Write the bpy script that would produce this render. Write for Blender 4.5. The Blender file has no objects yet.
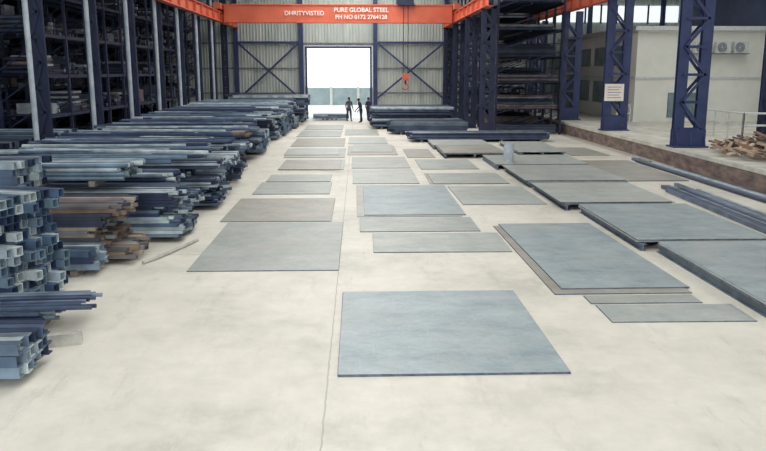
import bpy, math, random
from mathutils import Vector, Matrix
random.seed(7)
scene=bpy.context.scene
col=scene.collection
scene.view_settings.view_transform='Standard'

# ------------------------------------------------------------ materials
def srgb(r,g,b):
    f=lambda c:(c/255/12.92) if c/255<=0.04045 else ((c/255+0.055)/1.055)**2.4
    return (f(r),f(g),f(b),1)
def newmat(name):
    m=bpy.data.materials.new(name); m.use_nodes=True
    nt=m.node_tree; b=nt.nodes['Principled BSDF']
    return m,nt,b
def N(nt,t,**kw):
    n=nt.nodes.new(t)
    for k,v in kw.items(): setattr(n,k,v)
    return n
def noise_mat(name,c1,c2,scale=3,rough=.6,metal=0,detail=5,stretch=(1,1,1),c3=None,lo=.35,hi=.65,bump=0,island=0):
    m,nt,b=newmat(name); L=nt.links
    tc=N(nt,'ShaderNodeTexCoord'); mp=N(nt,'ShaderNodeMapping'); mp.inputs['Scale'].default_value=stretch
    L.new(tc.outputs['Object'],mp.inputs['Vector'])
    no=N(nt,'ShaderNodeTexNoise'); no.inputs['Scale'].default_value=scale; no.inputs['Detail'].default_value=detail
    no.inputs['Roughness'].default_value=.6
    L.new(mp.outputs['Vector'],no.inputs['Vector'])
    r=N(nt,'ShaderNodeValToRGB'); e=r.color_ramp.elements
    e[0].position=lo; e[0].color=c1; e[1].position=hi; e[1].color=c2
    L.new(no.outputs['Fac'],r.inputs['Fac'])
    out=r.outputs['Color']
    if island:
        g=N(nt,'ShaderNodeNewGeometry'); hsv=N(nt,'ShaderNodeHueSaturation')
        mr=N(nt,'ShaderNodeMapRange'); mr.inputs['To Min'].default_value=1-island; mr.inputs['To Max'].default_value=1+island
        L.new(g.outputs['Random Per Island'],mr.inputs['Value']); L.new(mr.outputs['Result'],hsv.inputs['Value'])
        L.new(out,hsv.inputs['Color']); out=hsv.outputs['Color']
    L.new(out,b.inputs['Base Color'])
    b.inputs['Roughness'].default_value=rough; b.inputs['Metallic'].default_value=metal
    if bump:
        bp=N(nt,'ShaderNodeBump'); bp.inputs['Strength'].default_value=bump; bp.inputs['Distance'].default_value=.02
        L.new(no.outputs['Fac'],bp.inputs['Height']); L.new(bp.outputs['Normal'],b.inputs['Normal'])
    return m
def island_mat(name,cols,rough=.5,metal=.3):
    """every separate bar/pipe gets its own shade out of a list"""
    m,nt,b=newmat(name); L=nt.links
    g=N(nt,'ShaderNodeNewGeometry'); r=N(nt,'ShaderNodeValToRGB'); r.color_ramp.interpolation='CONSTANT'
    e=r.color_ramp.elements; e[0].color=cols[0]; e[0].position=0; e[1].color=cols[-1]; e[1].position=(len(cols)-1)/len(cols)
    for i in range(1,len(cols)-1):
        x=e.new(i/len(cols)); x.color=cols[i]
    L.new(g.outputs['Random Per Island'],r.inputs['Fac'])
    tc=N(nt,'ShaderNodeTexCoord'); no=N(nt,'ShaderNodeTexNoise'); no.inputs['Scale'].default_value=2.5; no.inputs['Detail'].default_value=4
    L.new(tc.outputs['Object'],no.inputs['Vector'])
    mr=N(nt,'ShaderNodeMapRange'); mr.inputs['From Min'].default_value=.3; mr.inputs['From Max'].default_value=.7
    mr.inputs['To Min'].default_value=.6; mr.inputs['To Max'].default_value=1.35
    L.new(no.outputs['Fac'],mr.inputs['Value'])
    h=N(nt,'ShaderNodeHueSaturation'); L.new(r.outputs['Color'],h.inputs['Color']); L.new(mr.outputs['Result'],h.inputs['Value'])
    L.new(h.outputs['Color'],b.inputs['Base Color'])
    b.inputs['Roughness'].default_value=rough; b.inputs['Metallic'].default_value=metal
    return m

NAVY=noise_mat('navy_paint',srgb(38,50,92),srgb(52,64,106),2,.5)
NAVY2=noise_mat('dark_rack_paint',srgb(24,32,60),srgb(36,46,76),2,.6)
ORANGE=noise_mat('crane_orange',srgb(206,96,68),srgb(222,112,80),1,.5)
CONC=noise_mat('platform_concrete',srgb(180,178,168),srgb(214,212,200),1.2,.85,bump=.2)
BLOCK=noise_mat('dunnage_concrete',srgb(150,148,142),srgb(182,180,172),5,.85,bump=.2)
CURBF=noise_mat('rusty_curb_face',srgb(96,82,82),srgb(146,128,118),1.4,.85,stretch=(1,1,3))
WOOD=noise_mat('timber',srgb(92,86,82),srgb(132,122,110),4,.8,stretch=(1,6,6),island=.3)
SCRAP=island_mat('scrap_wood',[srgb(140,112,92),srgb(168,144,122),srgb(106,84,74),srgb(186,168,146),srgb(90,78,80)],.8,0)
PIPE=island_mat('blue_steel',[srgb(74,92,114),srgb(112,128,144),srgb(48,60,86),srgb(152,166,174),srgb(86,102,124),srgb(36,46,72),srgb(180,192,194)],.42,.2)
PIPED=island_mat('dark_steel',[srgb(38,48,74),srgb(68,82,104),srgb(46,56,82),srgb(108,122,136),srgb(30,38,62),srgb(146,158,166)],.45,.2)
RUSTY=island_mat('brown_steel',[srgb(138,124,114),srgb(104,98,98),srgb(160,148,134),srgb(84,86,96),srgb(132,134,136),srgb(60,66,82),srgb(124,104,90)],.6,.1)
PALE=island_mat('pale_steel',[srgb(156,170,178),srgb(106,126,142),srgb(186,196,198),srgb(78,98,122),srgb(56,72,100)],.4,.15)
WHITE=noise_mat('office_paint',srgb(222,224,214),srgb(234,234,224),.8,.8)
LTUBE=noise_mat('pale_tube',srgb(158,168,178),srgb(186,194,200),3,.5)
GALV=noise_mat('galvanised_rail',srgb(196,202,202),srgb(216,218,214),6,.4,.1)
GLASSD=noise_mat('window_glass',srgb(110,132,136),srgb(136,156,158),1,.15)
FRAMEM=noise_mat('window_frame',srgb(104,112,122),srgb(130,136,142),3,.5)
GOODS=island_mat('stored_goods',[srgb(30,38,60),srgb(54,62,80),srgb(104,92,90),srgb(42,52,74),srgb(80,92,108),srgb(140,146,152),srgb(26,32,52),srgb(66,74,90)],.7,0)
GOODSW=island_mat('pale_sheets',[srgb(200,206,200),srgb(130,140,150),srgb(60,70,96),srgb(220,222,214),srgb(40,48,76)],.7,0)

def floor_mat():
    m,nt,b=newmat('floor_concrete'); L=nt.links
    tc=N(nt,'ShaderNodeTexCoord'); sp=N(nt,'ShaderNodeSeparateXYZ'); L.new(tc.outputs['Object'],sp.inputs['Vector'])
    n1=N(nt,'ShaderNodeTexNoise'); n1.inputs['Scale'].default_value=.3; n1.inputs['Detail'].default_value=10; n1.inputs['Roughness'].default_value=.72
    n2=N(nt,'ShaderNodeTexNoise'); n2.inputs['Scale'].default_value=3; n2.inputs['Detail'].default_value=9; n2.inputs['Roughness'].default_value=.65
    L.new(tc.outputs['Object'],n1.inputs['Vector']); L.new(tc.outputs['Object'],n2.inputs['Vector'])
    r=N(nt,'ShaderNodeValToRGB'); e=r.color_ramp.elements
    e[0].position=.34; e[0].color=srgb(182,178,168); e[1].position=.62; e[1].color=srgb(218,214,202)
    x=e.new(.47); x.color=srgb(206,202,190)
    L.new(n1.outputs['Fac'],r.inputs['Fac'])
    mr=N(nt,'ShaderNodeMapRange'); mr.inputs['From Min'].default_value=.3; mr.inputs['From Max'].default_value=.7
    mr.inputs['To Min'].default_value=.93; mr.inputs['To Max'].default_value=1.05; L.new(n2.outputs['Fac'],mr.inputs['Value'])
    h=N(nt,'ShaderNodeHueSaturation'); L.new(r.outputs['Color'],h.inputs['Color']); L.new(mr.outputs['Result'],h.inputs['Value'])
    def line(sock,pos,w,period=None):
        a=N(nt,'ShaderNodeMath',operation='SUBTRACT'); L.new(sock,a.inputs[0]); a.inputs[1].default_value=pos; s=a.outputs[0]
        if period:
            p=N(nt,'ShaderNodeMath',operation='PINGPONG'); L.new(s,p.inputs[0]); p.inputs[1].default_value=period/2; s=p.outputs[0]
        ab=N(nt,'ShaderNodeMath',operation='ABSOLUTE'); L.new(s,ab.inputs[0])
        lt=N(nt,'ShaderNodeMath',operation='LESS_THAN'); L.new(ab.outputs[0],lt.inputs[0]); lt.inputs[1].default_value=w
        return lt.outputs[0]
    wob=N(nt,'ShaderNodeMath',operation='MULTIPLY_ADD'); L.new(n2.outputs['Fac'],wob.inputs[0]); wob.inputs[1].default_value=.05; L.new(sp.outputs['X'],wob.inputs[2])
    l1=line(wob.outputs[0],-.36,.010); l2=line(sp.outputs['Y'],3,.014,12)
    mx=N(nt,'ShaderNodeMath',operation='MAXIMUM'); L.new(l1,mx.inputs[0]); L.new(l2,mx.inputs[1])
    ml=N(nt,'ShaderNodeMath',operation='MULTIPLY'); L.new(mx.outputs[0],ml.inputs[0]); ml.inputs[1].default_value=.5
    n3=N(nt,'ShaderNodeTexNoise'); n3.inputs['Scale'].default_value=1.3; n3.inputs['Detail'].default_value=12; n3.inputs['Roughness'].default_value=.8
    m3=N(nt,'ShaderNodeMapping'); m3.inputs['Scale'].default_value=(1.8,.4,1); L.new(tc.outputs['Object'],m3.inputs['Vector']); L.new(m3.outputs['Vector'],n3.inputs['Vector'])
    r3=N(nt,'ShaderNodeMapRange'); r3.inputs['From Min'].default_value=.54; r3.inputs['From Max'].default_value=.75; r3.inputs['To Max'].default_value=.45; L.new(n3.outputs['Fac'],r3.inputs['Value'])
    mx2=N(nt,'ShaderNodeMath',operation='MAXIMUM'); L.new(ml.outputs[0],mx2.inputs[0]); L.new(r3.outputs['Result'],mx2.inputs[1])
    mix=N(nt,'ShaderNodeMix',data_type='RGBA'); L.new(mx2.outputs[0],mix.inputs['Factor'])
    L.new(h.outputs['Color'],mix.inputs[6]); mix.inputs[7].default_value=srgb(132,127,120)
    L.new(mix.outputs[2],b.inputs['Base Color']); b.inputs['Roughness'].default_value=.55
    bp=N(nt,'ShaderNodeBump'); bp.inputs['Strength'].default_value=.12; bp.inputs['Distance'].default_value=.02
    L.new(n2.outputs['Fac'],bp.inputs['Height']); L.new(bp.outputs['Normal'],b.inputs['Normal'])
    return m
FLOORM=floor_mat()
def plate_mat(name,a,bb,rust,rough=.5,rustamt=.5):
    m,nt,b=newmat(name); L=nt.links
    tc=N(nt,'ShaderNodeTexCoord'); oi=N(nt,'ShaderNodeObjectInfo')
    ad=N(nt,'ShaderNodeVectorMath',operation='ADD'); L.new(tc.outputs['Object'],ad.inputs[0]); 
    sc=N(nt,'ShaderNodeVectorMath',operation='SCALE'); L.new(oi.outputs['Random'],sc.inputs['Scale']); sc.inputs[0].default_value=(37,53,11)
    L.new(sc.outputs[0],ad.inputs[1])
    n1=N(nt,'ShaderNodeTexNoise'); n1.inputs['Scale'].default_value=1.6; n1.inputs['Detail'].default_value=14; n1.inputs['Roughness'].default_value=.82
    mp=N(nt,'ShaderNodeMapping'); mp.inputs['Scale'].default_value=(.7,1,1); L.new(ad.outputs[0],mp.inputs['Vector']); L.new(mp.outputs['Vector'],n1.inputs['Vector'])
    r=N(nt,'ShaderNodeValToRGB'); e=r.color_ramp.elements; e[0].position=.36; e[0].color=a; e[1].position=.63; e[1].color=bb
    L.new(n1.outputs['Fac'],r.inputs['Fac'])
    n2=N(nt,'ShaderNodeTexNoise'); n2.inputs['Scale'].default_value=.7; n2.inputs['Detail'].default_value=13; n2.inputs['Roughness'].default_value=.7
    ad2=N(nt,'ShaderNodeVectorMath',operation='ADD'); L.new(ad.outputs[0],ad2.inputs[0]); ad2.inputs[1].default_value=(9,4,2); L.new(ad2.outputs[0],n2.inputs['Vector'])
    mr=N(nt,'ShaderNodeMapRange'); mr.inputs['From Min'].default_value=.48; mr.inputs['From Max'].default_value=.68; mr.inputs['To Max'].default_value=rustamt
    L.new(n2.outputs['Fac'],mr.inputs['Value'])
    mix=N(nt,'ShaderNodeMix',data_type='RGBA'); L.new(mr.outputs['Result'],mix.inputs['Factor']); L.new(r.outputs['Color'],mix.inputs[6]); mix.inputs[7].default_value=rust
    mv=N(nt,'ShaderNodeMapRange'); L.new(oi.outputs['Random'],mv.inputs['Value']); mv.inputs['To Min'].default_value=.92; mv.inputs['To Max'].default_value=1.08
    h=N(nt,'ShaderNodeHueSaturation'); L.new(mix.outputs[2],h.inputs['Color']); L.new(mv.outputs['Result'],h.inputs['Value'])
    cur=h.outputs['Color']
    for scl,rot,colr,lo,amt in(((14,.3,1),.06,srgb(206,208,202),.58,.3),((.35,12,1),-.08,srgb(100,108,118),.6,.25),((.4,9,1),.1,srgb(204,208,204),.6,.22)):
        w=N(nt,'ShaderNodeTexNoise'); w.inputs['Scale'].default_value=3; w.inputs['Detail'].default_value=8; w.inputs['Roughness'].default_value=.7
        m2=N(nt,'ShaderNodeMapping'); m2.inputs['Scale'].default_value=scl; m2.inputs['Rotation'].default_value=(0,0,rot); L.new(ad.outputs[0],m2.inputs['Vector']); L.new(m2.outputs['Vector'],w.inputs['Vector'])
        r2=N(nt,'ShaderNodeMapRange'); r2.inputs['From Min'].default_value=lo; r2.inputs['From Max'].default_value=lo+.1; r2.inputs['To Max'].default_value=amt; L.new(w.outputs['Fac'],r2.inputs['Value'])
        mx=N(nt,'ShaderNodeMix',data_type='RGBA'); L.new(r2.outputs['Result'],mx.inputs['Factor']); L.new(cur,mx.inputs[6]); mx.inputs[7].default_value=colr
        cur=mx.outputs[2]
    L.new(cur,b.inputs['Base Color']); b.inputs['Roughness'].default_value=rough; b.inputs['Metallic'].default_value=.1
    return m
PL_BLUE=plate_mat('mill_steel_blue',srgb(126,140,146),srgb(164,176,178),srgb(174,174,168))
PL_GREY=plate_mat('mill_steel_grey',srgb(142,150,148),srgb(178,182,176),srgb(166,162,152))
PL_BRN=plate_mat('mill_steel_rusty',srgb(136,138,134),srgb(170,168,158),srgb(152,138,120))
PL_EDGE=noise_mat('plate_edge',srgb(62,70,88),srgb(104,112,124),8,.6)
PL_EDGE2=noise_mat('plate_edge_bright',srgb(150,156,158),srgb(180,182,178),8,.6)

# ------------------------------------------------------------ mesh builder
class MB:
    def __init__(s): s.v=[]; s.f=[]; s.m=[]; s.mats=[]
    def mi(s,m):
        if m not in s.mats: s.mats.append(m)
        return s.mats.index(m)
    def add(s,vs,fs,m):
        o=len(s.v); s.v+= [tuple(p) for p in vs]; k=s.mi(m)
        for f in fs: s.f.append(tuple(i+o for i in f)); s.m.append(k)
    def box(s,x0,x1,y0,y1,z0,z1,m):
        vs=[(x,y,z) for z in(z0,z1) for y in(y0,y1) for x in(x0,x1)]
        s.add(vs,[(0,2,3,1),(4,5,7,6),(0,1,5,4),(2,6,7,3),(0,4,6,2),(1,3,7,5)],m)
    def frame(s,p0,p1):
        p0=Vector(p0);p1=Vector(p1); d=(p1-p0).normalized()
        up=Vector((0,0,1)) if abs(d.z)<.95 else Vector((0,1,0))
        a=d.cross(up).normalized(); b=a.cross(d).normalized()
        return p0,p1,d,a,b
    def extr(s,poly,p0,p1,m,cap=True):
        p0,p1,d,a,b=s.frame(p0,p1); n=len(poly)
        vs=[p0+a*x+b*y for x,y in poly]+[p1+a*x+b*y for x,y in poly]
        fs=[(i,(i+1)%n,n+(i+1)%n,n+i) for i in range(n)]
        if cap: fs+=[tuple(range(n-1,-1,-1)),tuple(range(n,2*n))]
        s.add(vs,fs,m)
    def beam(s,p0,p1,w,h,m):
        s.extr([(-w/2,-h/2),(w/2,-h/2),(w/2,h/2),(-w/2,h/2)],p0,p1,m)
    def hollow(s,poly,p0,p1,m,t=.8,rec=.35):
        p0,p1,d,a,b=s.frame(p0,p1); n=len(poly)
        R=lambda p,k:[p+a*x*k+b*y*k for x,y in poly]
        vs=R(p0,1)+R(p1,1)+R(p0,t)+R(p1,t)+R(p0+d*rec,t)+R(p1-d*rec,t)
        fs=[];j=lambda i:(i+1)%n
        for i in range(n):
            fs+=[(i,j(i),n+j(i),n+i),(2*n+i,2*n+j(i),j(i),i),(n+i,n+j(i),3*n+j(i),3*n+i),
                 (4*n+i,4*n+j(i),2*n+j(i),2*n+i),(3*n+i,3*n+j(i),5*n+j(i),5*n+i)]
        fs+=[tuple(range(4*n,5*n)),tuple(range(6*n-1,5*n-1,-1))]
        s.add(vs,fs,m)
    def tube(s,p0,p1,r,m,n=8,hollow=False):
        poly=[(r*math.cos(2*math.pi*(i+.5)/n),r*math.sin(2*math.pi*(i+.5)/n)) for i in range(n)]
        (s.hollow if hollow else s.extr)(poly,p0,p1,m)
    def obj(s,name,parent=None,loc=None,rz=0,smooth=False):
        me=bpy.data.meshes.new(name)
        me.from_pydata(s.v,[],s.f)
        for m in s.mats: me.materials.append(m)
        me.polygons.foreach_set('material_index',s.m)
        me.update(); o=bpy.data.objects.new(name,me); col.objects.link(o)
        if loc: o.location=loc
        o.rotation_euler[2]=rz
        if parent: o.parent=parent
        return o
def empty(name,loc=(0,0,0)):
    e=bpy.data.objects.new(name,None); e.location=loc; col.objects.link(e); return e
def ipoly(w,h,t): 
    w/=2;h/=2
    return [(-w,-h),(w,-h),(w,-h+t),(t/2,-h+t),(t/2,h-t),(w,h-t),(w,h),(-w,h),(-w,h-t),(-t/2,h-t),(-t/2,-h+t),(-w,-h+t)]
def cpoly(w,h,t):
    w/=2;h/=2
    return [(-w,-h),(w,-h),(w,-h+t),(-w+t,-h+t),(-w+t,h-t),(w,h-t),(w,h),(-w,h)]
def sq(w,h): return [(-w/2,-h/2),(w/2,-h/2),(w/2,h/2),(-w/2,h/2)]

# ------------------------------------------------------------ room shell
XL,XR,YB,YF,ZT=-19.0,27.0,64.0,-8.0,11.5
b=MB(); b.box(XL-.3,XR+.3,YF-25,YB+.3,-.3,0,FLOORM); b.obj('floor')
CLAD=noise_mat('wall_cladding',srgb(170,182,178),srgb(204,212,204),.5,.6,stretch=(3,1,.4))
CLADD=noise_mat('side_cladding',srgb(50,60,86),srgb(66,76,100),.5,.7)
def corrug(x0,x1,z0,z1,y,m):
    b=MB(); n=int((x1-x0)/.25); 
    for i in range(n):
        xa=x0+(x1-x0)*i/n; xb=x0+(x1-x0)*(i+1)/n; w=(xb-xa)
        pts=[(xa,y),(xa+w*.55,y),(xa+w*.65,y-.05),(xb-w*.1,y-.05),(xb,y)]
        for (ax,ay),(bx,by) in zip(pts,pts[1:]):
            b.add([(ax,ay,z0),(bx,by,z0),(bx,by,z1),(ax,ay,z1)],[(0,1,2,3)],m)
    return b
DX0,DX1,DZ=-4.16,.98,5.5
b=corrug(XL,DX0-.2,0,ZT,YB,CLAD)
b2=corrug(DX1+.2,XR,0,ZT,YB,CLAD); b3=corrug(DX0-.2,DX1+.2,DZ+.2,ZT,YB,CLAD)
for q in (b2,b3): b.add(q.v,q.f,CLAD)
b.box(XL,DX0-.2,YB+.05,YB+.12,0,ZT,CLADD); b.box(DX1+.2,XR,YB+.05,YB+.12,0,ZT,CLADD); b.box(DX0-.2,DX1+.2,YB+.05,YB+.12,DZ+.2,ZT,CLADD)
b.obj('wall_back')
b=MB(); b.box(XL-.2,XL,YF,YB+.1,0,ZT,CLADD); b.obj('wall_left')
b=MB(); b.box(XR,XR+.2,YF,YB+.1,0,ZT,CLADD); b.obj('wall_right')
ROOFM=noise_mat('roof_sheet',srgb(120,126,136),srgb(140,146,152),1,.7)
b=MB(); b.box(XL-.3,XR+.3,YF,YB+.3,ZT,ZT+.15,ROOFM); b.obj('ceiling')
b=MB(); 
for x in(DX0-.18,DX1): b.box(x,x+.18,YB-.1,YB+.14,0,DZ+.18,NAVY)
b.box(DX0-.18,DX1+.18,YB-.1,YB+.14,DZ,DZ+.18,NAVY); b.obj('door_1')
OUT=noise_mat('yard_ground_concrete',srgb(170,172,166),srgb(190,192,186),.5,.9)
b=MB(); b.box(-60,60,YB+.3,140,-.3,-.01,OUT); b.obj('yard_ground')
b=MB(); b.box(-30,30,86,86.3,-.01,1.9,noise_mat('yard_wall_paint',srgb(128,140,142),srgb(148,158,158),1,.9))
for i in range(-10,11): b.box(i*3-.15,i*3+.15,85.9,86.4,-.01,2.05,OUT)
b.obj('boundary_wall')
b=MB()
for x in(-9.9,-4.62,1.42,7.2,13,19,25): b.extr(ipoly(.32,.32,.05),(x,YB-.3,0 if x<12 else .7),(x,YB-.3,ZT),NAVY)
for z in(1.9,3.9,5.9,7.7,9.6):
    for x0,x1 in((XL,-4.6),(1.4,XR)) if z<5.7 else ((XL,XR),): b.beam((x0+.05,YB-.12,z),(x1-.05,YB-.12,z),.07,.1,FRAMEM)
for x0,x1 in((-9.7,-4.8),(1.6,7.0)):
    b.beam((x0,YB-.5,1.5),(x1,YB-.5,5.9),.14,.14,NAVY); b.beam((x0,YB-.52,5.9),(x1,YB-.52,1.5),.14,.14,NAVY)
    b.beam((x0,YB-.5,5.95),(x1,YB-.5,5.95),.16,.16,NAVY)
b.obj('wall_bracing_frame')
WINE=newmat('daylight_glazing')[0]; bb=WINE.node_tree.nodes['Principled BSDF']; bb.inputs['Base Color'].default_value=(.9,.95,1,1)
bb.inputs['Emission Color'].default_value=(.9,.97,1,1); bb.inputs['Emission Strength'].default_value=.9
b=MB()
for i in range(10):
    x=13.5+i*1.3; b.box(x,x+1.15,YB-.16,YB-.1,7.6,8.9,WINE)
    b.box(x-.12,x,YB-.2,YB-.1,7.5,9,NAVY2)
b.obj('window_1')

# ------------------------------------------------------------ crane + runways
def runway(name,x,y0,y1,z):
    b=MB(); b.extr(ipoly(.4,.7,.05),(x,y0,z-.35),(x,y1,z-.35),ORANGE); b.box(x-.05,x+.05,y0,y1,z,z+.1,NAVY2)
    for y in range(int(y0)+1,int(y1),2): b.box(x-.18,x+.18,y-.02,y+.02,z-.66,z-.04,ORANGE)
    return b.obj(name)
runway('crane_runway_beam',-9.75,20,63.6,7.75); runway('crane_runway_beam',7.0,42,63.6,7.75); runway('crane_runway_beam',12.9,10,63.6,7.9)
crane=empty('overhead_crane',(0,56,0))
b=MB(); b.box(-9.4,6.7,-.3,.3,7.05,8.25,ORANGE)
b.box(-9.4,6.7,-.4,.4,8.2,8.28,ORANGE); b.box(-9.4,6.7,-.4,.4,7.02,7.1,ORANGE)
b.box(-9.4,6.7,1.2,1.7,7.1,8.2,ORANGE)
for x in(-9.75,7.0): 
    b.box(x-.25,x+.25,-1.2,2.6,7.9,8.3,ORANGE)
    for y in(-.8,2.2): b.tube((x-.12,y,8.05),(x+.12,y,8.05),.2,NAVY2,14)
g=b.obj('girder',crane)
TXT=noise_mat('sign_white',srgb(235,225,215),srgb(245,235,225),2,.7)
def text(s,loc,size,mat,parent,rot=(math.pi/2,0,0),name='lettering',sx=1):
    c=bpy.data.curves.new(name,'FONT'); c.body=s; c.size=size; c.align_x='CENTER'; c.align_y='CENTER'; c.extrude=.01; c.offset=.008; c.materials.append(mat)
    o=bpy.data.objects.new(name,c); o.location=loc; o.rotation_euler=rot; o.scale[0]=sx; col.objects.link(o); o.parent=parent; return o
text('DHRITYVISTED',(-3.75,-.42,7.65),.42,TXT,crane)
text('PURE GLOBAL STEEL',(.25,-.42,7.88),.42,TXT,crane); text('PH NO 0172 2764128',(.25,-.42,7.4),.4,TXT,crane)
b=MB(); x=3.4
b.box(x-.6,x+.6,-.1,1.6,8.3,8.8,NAVY2); b.tube((x-.4,.7,8.7),(x+.4,.7,8.7),.3,ORANGE,14)
for dx in(-.16,.16): b.tube((x+dx,-.55,3.5),(x+dx,-.55,8.3),.025,NAVY2,6)
b.box(x-.6,x+.6,-.75,0,8.2,8.35,NAVY2)
b.box(x-.22,x+.22,-.7,-.4,3.0,3.5,ORANGE); b.tube((x-.0,-.75,3.3),(x,-.35,3.3),.24,ORANGE,16)
b.tube((x,-.55,2.75),(x,-.55,3.0),.07,NAVY2)
pts=[(x+.2*math.cos(a),-.55,2.55+.2*math.sin(a)) for a in [math.radians(90-i*28) for i in range(10)]]
for p,q in zip(pts,pts[1:]): b.tube(p,q,.05,ORANGE,8)
b.obj('hoist_block',crane)

# ------------------------------------------------------------ lattice columns
def lattice(name,x,y,z0,z1,w=1.0,d=.35,mat=NAVY,step=1.0,ch=.2,base=True):
    b=MB()
    for sx in(-1,1): b.extr(ipoly(d,ch,.03),(x+sx*(w/2-ch/2),y,z0),(x+sx*(w/2-ch/2),y,z1),mat)
    a=w/2-ch/2
    for yy in(y-d/2-.01,y+d/2+.01):
        z=z0+.7;k=0
        while z+step<z1:
            b.beam((x-a,yy,z),(x+a,yy,z),.03,.1,mat)
            s=1 if k%2 else -1
            b.beam((x-a*s,yy,z),(x+a*s,yy,z+step),.03,.11,mat)
            z+=step;k+=1
    b.box(x-w*.62,x+w*.62,y-.4,y+.4,z0,z0+.06,mat); b.box(x-w*.55,x+w*.55,y-d/2-.04,y+d/2+.04,z0+.06,z0+.7,mat)
    for sx in(-1,0,1): b.add([(x+sx*w*.5-.02,y-.38,z0+.06),(x+sx*w*.5+.02,y-.38,z0+.06),(x+sx*w*.5+.02,y-.2,z0+.7),(x+sx*w*.5-.02,y-.2,z0+.7)],[(0,1,2,3)],mat)
    return b.obj(name)
PZ=.7
for y in(11.8,20.7,29.6,38.4,47,55.6): lattice('lattice_column',12.95,y,PZ,7.18,1.1,.4,NAVY,1.05,.24)
for y in(43.5,50,56.5,62.5): lattice('lattice_column',7.3,y,0,7.03,.7,.3,NAVY2,.9,.16)
lattice('lattice_column',18.6,34.5,PZ,ZT,.45,.3,NAVY2,.9,.12)
lattice('lattice_column',24.0,42,PZ,ZT,.6,.3,NAVY2,.9,.12)
for y in(24.5,29.7,34.8,39.8,44.7,49.7,54.8,60): lattice('lattice_column',-10.4,y+1.2,0,ZT,.36,.24,NAVY2,.8,.09)
for y in(19.5,24.4,29.8,34.8,39.7,44.5,49.6,54.8):
    b=MB(); b.tube((-10.15,y,0),(-10.15,y,ZT),.085,LTUBE,12); b.box(-10.3,-10.0,y-.15,y+.15,0,.03,LTUBE); b.obj('steel_post')
sg=empty('notice_sign',(12.75,38.05,2.6)); b=MB(); b.box(-.48,.48,-.03,.0,-.42,.42,TXT); b.obj('board',sg)
b=MB(); 
for i in range(5): b.box(-.34,.34-.1*(i%2),-.036,-.031,.25-i*.13,.28-i*.13,FRAMEM)
b.obj('printed_lines',sg)

# ------------------------------------------------------------ racks
def rack(name,x0,x1,y0,y1,levels,bay,goods,dens=.85):
    e=empty(name,(0,0,0)); b=MB()
    n=max(1,round((y1-y0)/bay)); ys=[y0+(y1-y0)*i/n for i in range(n+1)]
    top=levels[-1]+1.2
    for y in ys:
        for x in(x0,x1): b.box(x-.06,x+.06,y-.06,y+.06,0,top,NAVY2)
        for k in range(int(top/1.2)): b.beam((x0,y,k*1.2),(x1,y,k*1.2+1.2),.04,.05,NAVY2)
    for z in levels:
        for x in(x0,(x0+x1)/2,x1): b.box(x-.03,x+.03,y0,y1,z-.14,z,NAVY2)
        b.box(x0,x1,y0,y1,z-.02,z,NAVY2)
    b.obj('rack_frame',e)
    g=MB()
    for z in [0.02]+list(levels):
        for ya,yb in zip(ys,ys[1:]):
            y=ya+.15
            while y<yb-.5:
                w=random.uniform(.4,1.1); w=min(w,yb-.12-y); h=random.uniform(.25,.95)
                if random.random()<dens:
                    xo=random.uniform(0,.35)
                    if random.random()<.45:
                        k=int(h/.11)
                        for i in range(k): g.box(x0+.1+random.uniform(0,.15),x1-.1-random.uniform(0,.15),y,y+w,z+.01+i*.11,z+.1+i*.11,goods)
                    elif random.random()<.7:
                        k=max(2,int(w/.18))
                        for i in range(k):
                            for j in range(max(1,int(h/.18))):
                                g.tube((x0+.1+random.uniform(0,.3),y+.09+i*.17,z+.1+j*.17),(x1-.1-random.uniform(0,.3),y+.09+i*.17,z+.1+j*.17),.08,goods,6)
                    else: g.box(x0+.1+xo,x1-.1-xo,y,y+w-.05,z+.01,z+h,goods)
                y+=w+.08
    g.obj('stored_goods',e)
    return e
rack('storage_rack',-18.2,-15.2,16,62,[1.5,2.9,4.3,5.7,7.1,8.5],2.6,GOODS)
rack('storage_rack',-14.2,-12.4,31,62,[1.9,3.5,5.1,6.7,8.3],2.6,GOODS,.75)
rack('storage_rack',8.0,11.8,54,62.5,[1.3,2.5,3.7,4.9,6.1,7.3,8.5],2.1,GOODSW,.85)
rack('storage_rack',8.0,11.8,44.5,53,[1.5,3.0,4.5,6.0,7.5],2.1,GOODS,.7)

# ------------------------------------------------------------ right platform
b=MB(); X0=12.2
b.box(X0+.4,XR-.02,YF,YB-.5,0.0,PZ,CONC); b.box(X0,X0+.4,YF,YB-.5,PZ-.14,PZ,CONC); b.box(X0+.03,X0+.4,YF,YB-.5,0,PZ-.14,CURBF)
b.obj('loading_platform')
of=empty('office_block',(0,0,0)); b=MB()
b.box(16.3,24.5,45,62,PZ,5.95,WHITE); b.box(16.0,24.8,44.6,62.3,5.95,6.2,GALV); b.box(16.25,24.5,44.93,45,3.2,3.32,GALV); b.box(16.23,16.3,45,62,3.2,3.32,GALV)
b.obj('walls',of)
def win(b,x0,x1,z0,z1,y):
    b.box(x0,x1,y-.05,y,z0,z1,FRAMEM); n=max(2,int((x1-x0)/.7)); w=(x1-x0)/n
    for i in range(n): b.box(x0+i*w+.05,x0+(i+1)*w-.05,y-.07,y-.045,z0+.06,z1-.06,GLASSD)
b=MB(); win(b,18.3,20.5,.95,2.4,45)
for y in(47,50.5,54,57.5):
    b.box(16.24,16.3,y,y+2.4,1.6,3.0,FRAMEM)
    for i in range(3): b.box(16.2,16.25,y+.06+i*.78,y+.06+i*.78+.7,1.66,2.94,GLASSD)
    b.box(16.24,16.3,y,y+2.4,4,5.2,FRAMEM)
    for i in range(3): b.box(16.2,16.25,y+.06+i*.78,y+.06+i*.78+.7,4.06,5.14,GLASSD)
b.obj('office_windows',of)
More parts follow.
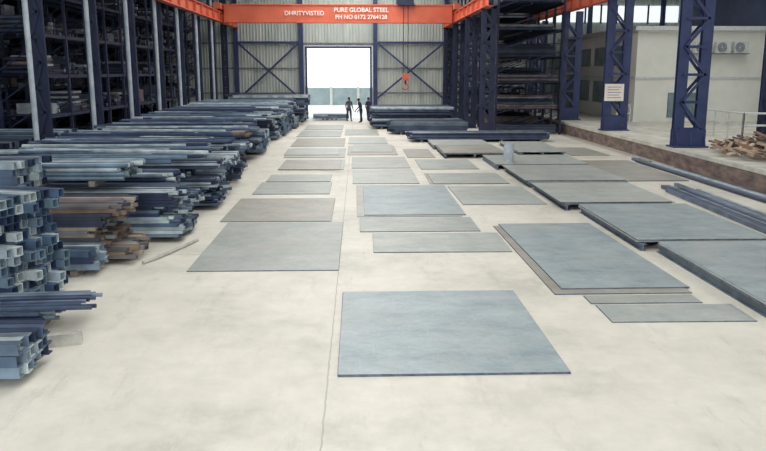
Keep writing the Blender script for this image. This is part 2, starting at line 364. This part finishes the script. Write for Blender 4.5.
for x,z in((19.9,5.0),(21.15,5.0),(22.2,5.0)):
    a=empty('air_conditioner_unit',(x,44.6,z)); b=MB(); b.box(-.42,.42,-.16,.16,-.32,.32,GALV); b.box(-.5,.5,-.16,.4,-.38,-.33,FRAMEM); b.obj('housing',a)
    b=MB()
    for r in(.26,.2,.14,.08):
        n=20
        for i in range(n):
            t0=2*math.pi*i/n;t1=2*math.pi*(i+1)/n
            b.beam((-.1+r*math.cos(t0),-.17,r*math.sin(t0)),(-.1+r*math.cos(t1),-.17,r*math.sin(t1)),.03,.03,FRAMEM)
    b.obj('fan_grille',a)
def railing(pts,h=1.05):
    b=MB()
    for (xa,ya),(xb,yb) in zip(pts,pts[1:]):
        L=math.hypot(xb-xa,yb-ya); n=max(1,round(L/1.3))
        for i in range(n+1):
            x=xa+(xb-xa)*i/n;y=ya+(yb-ya)*i/n; b.tube((x,y,PZ),(x,y,PZ+h),.045,GALV)
        for hh in(h,h*.55): b.tube((xa,ya,PZ+hh),(xb,yb,PZ+hh),.045,GALV)
    return b.obj('pipe_railing')
railing([(16.6,36.5),(16.6,32.5),(22.5,32.5)],1.15); railing([(12.45,49),(12.45,54.4)]); railing([(13.8,40.5),(15.6,43.6)])
b=MB()
for i in range(360):
    r=random.random()**.6; a=random.uniform(0,2*math.pi); x=14.9+2.2*r*math.cos(a); y=25.9+3.0*r*math.sin(a)
    h=PZ+.12+.85*(1-r)*random.random()+.04; L=random.uniform(.25,.9); an=random.uniform(0,math.pi); t=random.uniform(0,.2)
    b.beam((x-L/2*math.cos(an),y-L/2*math.sin(an),h),(x+L/2*math.cos(an),y+L/2*math.sin(an),h+t),random.uniform(.06,.16),random.uniform(.03,.1),SCRAP)
b.obj('scrap_wood_pile')

# ------------------------------------------------------------ steel plates
def plate(x0,x1,y0,y1,z=0,t=.02,mat=PL_GREY,rz=0,name='steel_plate',parent=None):
    cx,cy=(x0+x1)/2,(y0+y1)/2; w,l=(x1-x0)/2,(y1-y0)/2
    b=MB(); b.box(-w,w,-l,l,0,t*.8,PL_EDGE)
    i=.006; b.box(-w+i,w-i,-l+i,l-i,t*.8,t,mat)
    o=b.obj(name,parent); o.location=(cx,cy,z+.001); o.rotation_euler[2]=math.radians(rz); return o
B_,G_,R_=PL_BLUE,PL_GREY,PL_BRN
plate(-.27,2.56,8.62,12.15,0,.012,G_,.25); plate(-.27,2.56,8.62,12.15,.0125,.018,B_)
for a in [(-3.17,-.38,13.62,18.2,G_,0),(-3.4,-.68,18.35,21.8,R_,0),(-3.2,-.88,22.6,25.1,G_,0),(-3.1,-.95,25.25,27.0,G_,0),
          (-3.02,-.56,28.4,31.7,G_,0),(-3.2,-.6,32.5,36.5,G_,0),(-3.35,-.7,37.6,42.1,R_,0),(-3.5,-1,43.2,47.6,G_,0),(-3.45,-1,48.5,53,G_,0),
          (.3,3.13,15.0,16.85,G_,-.5),(.02,2.8,17.05,18.75,G_,0),(-.2,2.0,24.7,28.4,G_,0),(-.27,1.98,28.8,32.6,G_,0),
          (-.5,1.75,33.5,37.8,R_,0),(-.52,1.5,38.8,42.7,G_,0),(-.8,1.2,44.3,48.7,G_,0),
          (2.86,5.2,20.6,24.0,G_,.5),(2.35,4.55,28.4,31.6,G_,0),(2.1,3.3,32.4,36,R_,0),
          (3.66,5.45,11.42,11.85,G_,0),(3.7,5.85,10.5,11.33,G_,-.5),(9.3,11,33,36.5,R_,2)]:
    plate(a[0],a[1],a[2],a[3],0,.018,a[4],a[5])
plate(9.05,11.1,25,31,.0,.03,R_,0)
plate(-.06,2.6,18.9,24.35,0,.012,R_,.3); plate(.14,2.74,19.05,24.2,.0125,.016,B_,0)
plate(3.2,5.5,11.95,17.6,0,.02,R_,.3); plate(3.36,5.55,12.2,17.75,.0225,.02,B_,.6)
plate(2.35,4.75,24.6,27.3,0,.01,R_,-.4); plate(2.45,4.95,24.55,27.15,.0105,.016,G_,0); plate(-3.0,-.7,28.3,31.4,.0185,.015,R_,-.8)
plate(-3.3,-.9,33.4,36.2,.0185,.015,G_,1.5); plate(-.3,1.6,34.6,38.2,.0185,.015,G_,-1.5)
def pstack(x0,x1,y0,y1,z,mat,n=3,rz=0):
    e=empty('steel_plate_stack',((x0+x1)/2,(y0+y1)/2,0)); e.rotation_euler[2]=math.radians(rz)
    w,l=(x1-x0)/2,(y1-y0)/2; b=MB()
    for x in(-w+.12,0,w-.12): b.extr(ipoly(.12,z-.002,.015),(x,-l-.1,z/2),(x,l+.1,z/2),PIPED)
    b.obj('bearer_beams',e)
    for i in range(n):
        j=lambda:random.uniform(-.06,.06)
        b=MB(); dx,dy=j(),j()
        b.box(-w+dx,w+dx,-l+dy,l+dy,z+i*.024,z+i*.024+.017,PL_EDGE if i%2==0 else PL_EDGE2); b.box(-w+dx+.01,w+dx-.01,-l+dy+.01,l+dy-.01,z+i*.024+.017,z+i*.024+.022,mat)
        b.obj('plate_%d'%(i+1),e)
    return e
pstack(6.0,8.9,10.6,14.8,.15,B_,4); pstack(5.7,8.5,15.1,19.3,.15,B_,4); pstack(5.4,8.4,19.75,23.4,.15,G_,3); pstack(5.35,8.6,23.8,27.9,.15,G_,3)
pstack(5.1,8.6,28.3,31.5,.17,G_,2); pstack(3.6,6.3,32.2,35.6,.16,R_,3); pstack(3.5,6.3,36,39.0,.16,G_,2); pstack(7.0,9.1,33,38,.14,G_,2)
b=MB()
for i in range(7): 
    x=9.15+.15*i; b.extr(cpoly(.12,.1,.015),(x,12.5+random.uniform(0,3),.055),(x+.3,22.5+random.uniform(0,1.5),.055),PALE if i%2 else PIPE)
for i in range(6): 
    x=11.4+.12*i; b.tube((x,16+random.uniform(0,2),.05),(x-.1,27+random.uniform(0,6),.05),.045,PIPE)
b.obj('long_steel_bars')
b=MB(); b.tube((5.75,28.9,.218),(5.75,28.9,.95),.2,LTUBE,20,True); b.obj('steel_pipe_offcut')

# ------------------------------------------------------------ bundles of long steel along X
def bundle(name,y0,y1,h,xe,L,kind,s,mat,rz=0,jit=.35,z0=.12,zb=0):
    cx=xe-L/2; cy=(y0+y1)/2; b=MB()
    W=y1-y0; n=max(1,int(W/(s*1.06)))
    if z0>0:
        for k in range(4): 
            x=-L/2+.5+(L-1.3)*k/3; b.box(x-.06,x+.06,-W/2,W/2,0,z0-.003,WOOD)
    sh=s*(.6 if kind in('flat',) else 1)
    rows=max(1,int((h-z0)/(sh*(.9 if kind=='pipe' else 1.03)))); z=z0+sh/2; k=0; lj=0
    for r in range(rows):
        nn=n-(r%2 if kind=='pipe' else 0)
        if r%3==0: lj=random.uniform(-.35,.25)
        sk=random.uniform(-.04,.04)
        for i in range(nn):
            y=-W/2+s/2+(W-s)*(i+(.5 if nn<n else 0))/max(1,n-1) if n>1 else 0
            a=L/2+lj*jit/.35+random.uniform(-jit,.0)*.6; c=-L/2+random.uniform(-.3,.3)
            if a>L/2+.2: a=L/2+.2-random.uniform(0,.1)
            dy=random.uniform(-.02,.02)
            if r>=rows-2: dy=random.uniform(-.12,.12)
            p0=(a,y+sk,z); p1=(c,y+dy,z)
            if kind=='pipe': b.hollow([(s*.48*math.cos(2*math.pi*q/8),s*.48*math.sin(2*math.pi*q/8)) for q in range(8)],p0,p1,mat,.8,.3)
            elif kind=='tube': b.hollow(sq(s*.97,s*.97),p0,p1,mat,.86,.35)
            elif kind=='flat': b.hollow(sq(s*.97,s*.57),p0,p1,mat,.8,.3)
            elif kind=='beam': b.extr(ipoly(s*.95,s*.97,s*.1),p0,p1,mat)
            elif kind=='chan': b.extr(cpoly(s*.95,s*.97,s*.1),p0,p1,mat)
            elif kind=='rod': b.tube(p0,p1,s*.45,mat,6)
        z+=sh*(.9 if kind=='pipe' else 1.02); k+=1
    o=b.obj(name); o.location=(cx,cy,zb); o.rotation_euler[2]=math.radians(rz); return o
NM={'pipe':'steel_pipe_bundle','tube':'square_tube_bundle','flat':'rectangular_tube_bundle','beam':'steel_beam_bundle','chan':'steel_channel_bundle','rod':'steel_bar_bundle'}
def bd(kind,*a,**k): return bundle(NM[kind],*a[:5],kind,*a[5:],**k)
bd('chan',8.35,9.25,.62,-3.98,2.2,.14,PIPE,jit=.15)
bd('rod',10.2,11.05,.48,-3.8,2.6,.07,PIPED,rz=3,jit=.5)
bd('tube',11.5,12.9,1.8,-4.72,3,.145,PALE,rz=-17,jit=.45)
bd('chan',13.3,14.0,.6,-4.3,3,.12,PIPE)
bd('flat',14.2,15.7,1.2,-4.35,5.3,.11,RUSTY,jit=.6)
bd('tube',14.3,15.6,.7,-6.0,3.7,.14,PIPE,zb=1.26)
bd('flat',16.1,17.7,1.1,-3.95,5.7,.12,PIPE,jit=.6)
bd('pipe',16.2,17.6,.5,-4.9,4.7,.1,PALE,zb=1.2,rz=1)
seq=[('pipe',18.1,19.2,1.25,-4.1,.11,PIPE),('rod',19.9,21.3,1.3,-3.9,.08,PIPED),('flat',21.5,23.0,1.3,-3.9,.13,PALE),('pipe',23.2,24.9,1.3,-4.0,.12,PIPE),
('beam',25.2,26.7,1.25,-4.0,.16,PIPED),('pipe',27,28.9,1.3,-4.1,.12,PIPE),('flat',29.2,31,1.4,-4.2,.14,RUSTY),('pipe',31.3,33.3,1.4,-4.3,.13,PIPED),
('tube',33.6,35.4,1.45,-4.3,.15,PALE),('pipe',35.8,38,1.45,-4.4,.14,PIPE),('beam',38.4,40.4,1.45,-4.4,.18,PIPED),('pipe',40.8,43,1.55,-4.3,.15,PIPE),
('tube',43.4,45.8,1.6,-4.2,.17,PALE),('pipe',46.3,48.8,1.65,-4.2,.16,PIPED),('beam',49.3,52,1.6,-4.1,.2,PIPE),('pipe',52.6,55.4,1.8,-3.9,.18,PIPED),('tube',56,59,2.0,-3.8,.18,PIPE),('pipe',59.5,62.3,2.1,-4.9,.2,PIPED)]
for k,y0,y1,h,xe,s,m in seq: bd(k,y0,y1,h,xe,5.1,s,m,rz=random.uniform(-1,1),jit=.7)
for k,y0,y1,h,s,m in [('pipe',20,23.5,1.3,.16,PIPE),('tube',24,27.5,1.45,.18,PIPED),('pipe',28,30.6,1.5,.16,PALE)]: bd(k,y0,y1,h,-11.0,3.8,s,m,jit=.2)
b=MB()
for i in range(150):
    y=random.uniform(18.4,48); z=1.42+ (y-18)*.012+random.uniform(.02,.1); x=-4.0+random.uniform(-1.5,.2); dy=random.uniform(-.8,.8)
    b.tube((x,y,z),(max(-9.6,x-random.uniform(4,5.6)),y+dy,z+.02),random.uniform(.03,.06),PALE if i%2 else PIPE,6)
b.obj('loose_steel_bars')
b=MB(); pts=[(-4.12,14.2),(-3.95,14.6),(-3.8,15.1),(-3.66,15.6),(-3.5,16.2)]
for p,q in zip(pts,pts[1:]): b.tube((p[0],p[1],.035),(q[0],q[1],.035),.035,BLOCK)
b.obj('bent_pipe')
b=MB(); b.box(-.25,.25,-.08,.08,0,.14,BLOCK); b.box(-.2,.2,-.06,.06,.14,.16,BLOCK); o=b.obj('concrete_block'); o.location=(-4.0,9.85,0); o.rotation_euler[2]=.3
bd('pipe',39.6,41.4,.55,10.4,7.6,.13,PIPED); bd('pipe',49,53,1.45,6.3,5.3,.2,PIPED); bd('beam',44.6,47.6,.85,6.4,4.4,.2,PIPED)
bd('tube',54,56,1.1,6.4,4.3,.2,PIPED); bd('rod',58.2,59.8,.5,-.9,2.3,.1,PIPE)

# ------------------------------------------------------------ workers
SK=noise_mat('skin',srgb(110,78,62),srgb(124,90,72),5,.6); SH1=noise_mat('shirt_grey',srgb(60,66,84),srgb(84,90,104),5,.8); SH2=noise_mat('shirt_navy',srgb(36,44,72),srgb(50,56,84),5,.8)
TR=noise_mat('trousers',srgb(34,38,60),srgb(46,50,72),5,.8); SHO=noise_mat('boots',srgb(20,20,30),srgb(30,30,36),5,.6); HAIR=noise_mat('hair',srgb(16,14,18),srgb(26,22,24),20,.7)
def worker(loc,rz,shirt,lean=0,step=.15,arm=.1):
    e=empty('worker',loc); e.rotation_euler[2]=rz
    def T(p):
        x,y,z=p
        if z>.93 and lean:
            c,s=math.cos(lean),math.sin(lean); zz=z-.93; return (x,y*c-zz*s,.93+zz*c+y*s)
        return p
    V=[(0,0,.95),(0,.01,1.12),(0,.0,1.32),(0,.0,1.46),(0,-.01,1.54),(0,-.02,1.63),(0,-.01,1.72)]
    R=[.15,.135,.155,.10,.058,.09,.075]; E=[(i,i+1) for i in range(6)]
    for sx in(-1,1):
        k=len(V); V+=[(sx*.1,0,.88),(sx*.11,-.5*step*sx*1.0,.5),(sx*.12,-step*sx+.03,.1),(sx*.13,-step*sx-.14,.045)]; R+=[.1,.075,.052,.042]
        E+=[(0,k),(k,k+1),(k+1,k+2),(k+2,k+3)]
        k=len(V); V+=[(sx*.19,0,1.42),(sx*.25,.02,1.14),(sx*.27,-arm*1.4,.91),(sx*.27,-arm*1.7,.84)]; R+=[.066,.05,.036,.035]
        E+=[(3,k),(k,k+1),(k+1,k+2),(k+2,k+3)]
    me=bpy.data.meshes.new('body'); me.from_pydata([T(p) for p in V],E,[]); o=bpy.data.objects.new('body',me); col.objects.link(o)
    md=o.modifiers.new('s','SKIN'); 
    for i,r in enumerate(R): me.skin_vertices[0].data[i].radius=(r,r*(.72 if i<4 else 1)); me.skin_vertices[0].data[i].use_root=(i==0)
    o.modifiers.new('ss','SUBSURF').levels=2
    dg=bpy.context.evaluated_depsgraph_get(); dg.update(); m2=bpy.data.meshes.new_from_object(o.evaluated_get(dg)); bpy.data.objects.remove(o)
    m2.materials.clear()
    for m in(SK,shirt,TR,SHO): m2.materials.append(m)
    ci,sn=math.cos(-lean),math.sin(-lean)
    for p in m2.polygons:
        c=p.center; z=c.z;y=c.y
        if lean and z>.9: zz=z-.93; z=.93+zz*ci+y*sn
        p.use_smooth=True
        armz=abs(c.x)>.21 
        p.material_index=3 if z<.11 else (0 if (armz and z<1.0 and z>.7) else (2 if z<.97 else (1 if z<1.5 else 0)))
    o=bpy.data.objects.new('body',m2); col.objects.link(o); o.parent=e
    b=MB()
    for sx in(-1,1):
        for i in range(4):
            p=T((sx*.27,-arm*1.7-.03+i*.021,.83)); L=[.07,.085,.08,.06][i]; m=(p[0]-sx*.005,p[1]-.005,p[2]-L*.55); q=(p[0]-sx*.02,p[1]-.02,p[2]-L)
            b.tube(p,m,.01,SK,6); b.tube(m,q,.008,SK,6)
        p=T((sx*.26,-arm*1.7-.035,.87)); b.tube(p,(p[0]-sx*.03,p[1]-.04,p[2]-.06),.011,SK,6)
    b.obj('fingers',e)
    import bmesh
    bm=bmesh.new(); bmesh.ops.create_uvsphere(bm,u_segments=16,v_segments=10,radius=.1,matrix=Matrix.Translation(T((0,.0,1.7)))@Matrix.Diagonal((.95,1.1,.8,1)))
    m3=bpy.data.meshes.new('hair'); bm.to_mesh(m3); bm.free(); m3.materials.append(HAIR); h=bpy.data.objects.new('hair',m3); col.objects.link(h); h.parent=e
    b=MB(); c=T((0,-.115,1.64)); b.tube((c[0],c[1]+.02,c[2]+.02),(c[0],c[1]-.015,c[2]-.015),.016,SK,6)
    for sx in(-1,1):
        c=T((sx*.035,-.1,1.66)); b.tube((c[0],c[1]+.01,c[2]),(c[0],c[1]-.008,c[2]),.011,SHO,6)
        c=T((sx*.092,-.01,1.64)); b.tube((c[0]-.01,c[1],c[2]),(c[0]+.012,c[1],c[2]),.022,SK,8)
    c=T((0,-.1,1.585)); b.beam((c[0]-.025,c[1],c[2]),(c[0]+.025,c[1],c[2]),.01,.01,SHO); b.obj('face',e)
worker((-.68,57,0),.4,SH1,0,.14,.1); worker((.2,55.5,0),-1.2,SH2,.25,.1,.2); worker((.75,56.6,0),2.4,SH2,0,.1,.05)

# ------------------------------------------------------------ lighting
w=bpy.data.worlds.new('World'); scene.world=w; w.use_nodes=True
bg=w.node_tree.nodes['Background']; bg.inputs['Color'].default_value=(.9,.97,1,1); bg.inputs['Strength'].default_value=2.8
def area(name,x,y,z,sx,sy,p,colr=(1,.985,.955)):
    l=bpy.data.lights.new(name,'AREA'); l.shape='RECTANGLE'; l.size=sx; l.size_y=sy; l.energy=p; l.color=colr
    o=bpy.data.objects.new(name,l); o.location=(x,y,z); col.objects.link(o)
area('unseen_overhead_light',0,14,11.3,9,40,2900); area('unseen_overhead_light',0,49,11.3,9,26,2900); area('unseen_overhead_light',19,30,11.3,6,50,2000); area('unseen_overhead_light',-12.5,34,11.3,2,40,450,(.85,.92,1))  # area lights out of view; last one added to lift the dark left side

cam=bpy.data.cameras.new('camera'); cam.sensor_width=36; cam.lens=760/766*36; cam.clip_end=500
co=bpy.data.objects.new('camera',cam); co.location=(0,0,3.6); co.rotation_euler=(math.radians(90-11.4186),0,math.radians(-1.8468)); col.objects.link(co); scene.camera=co
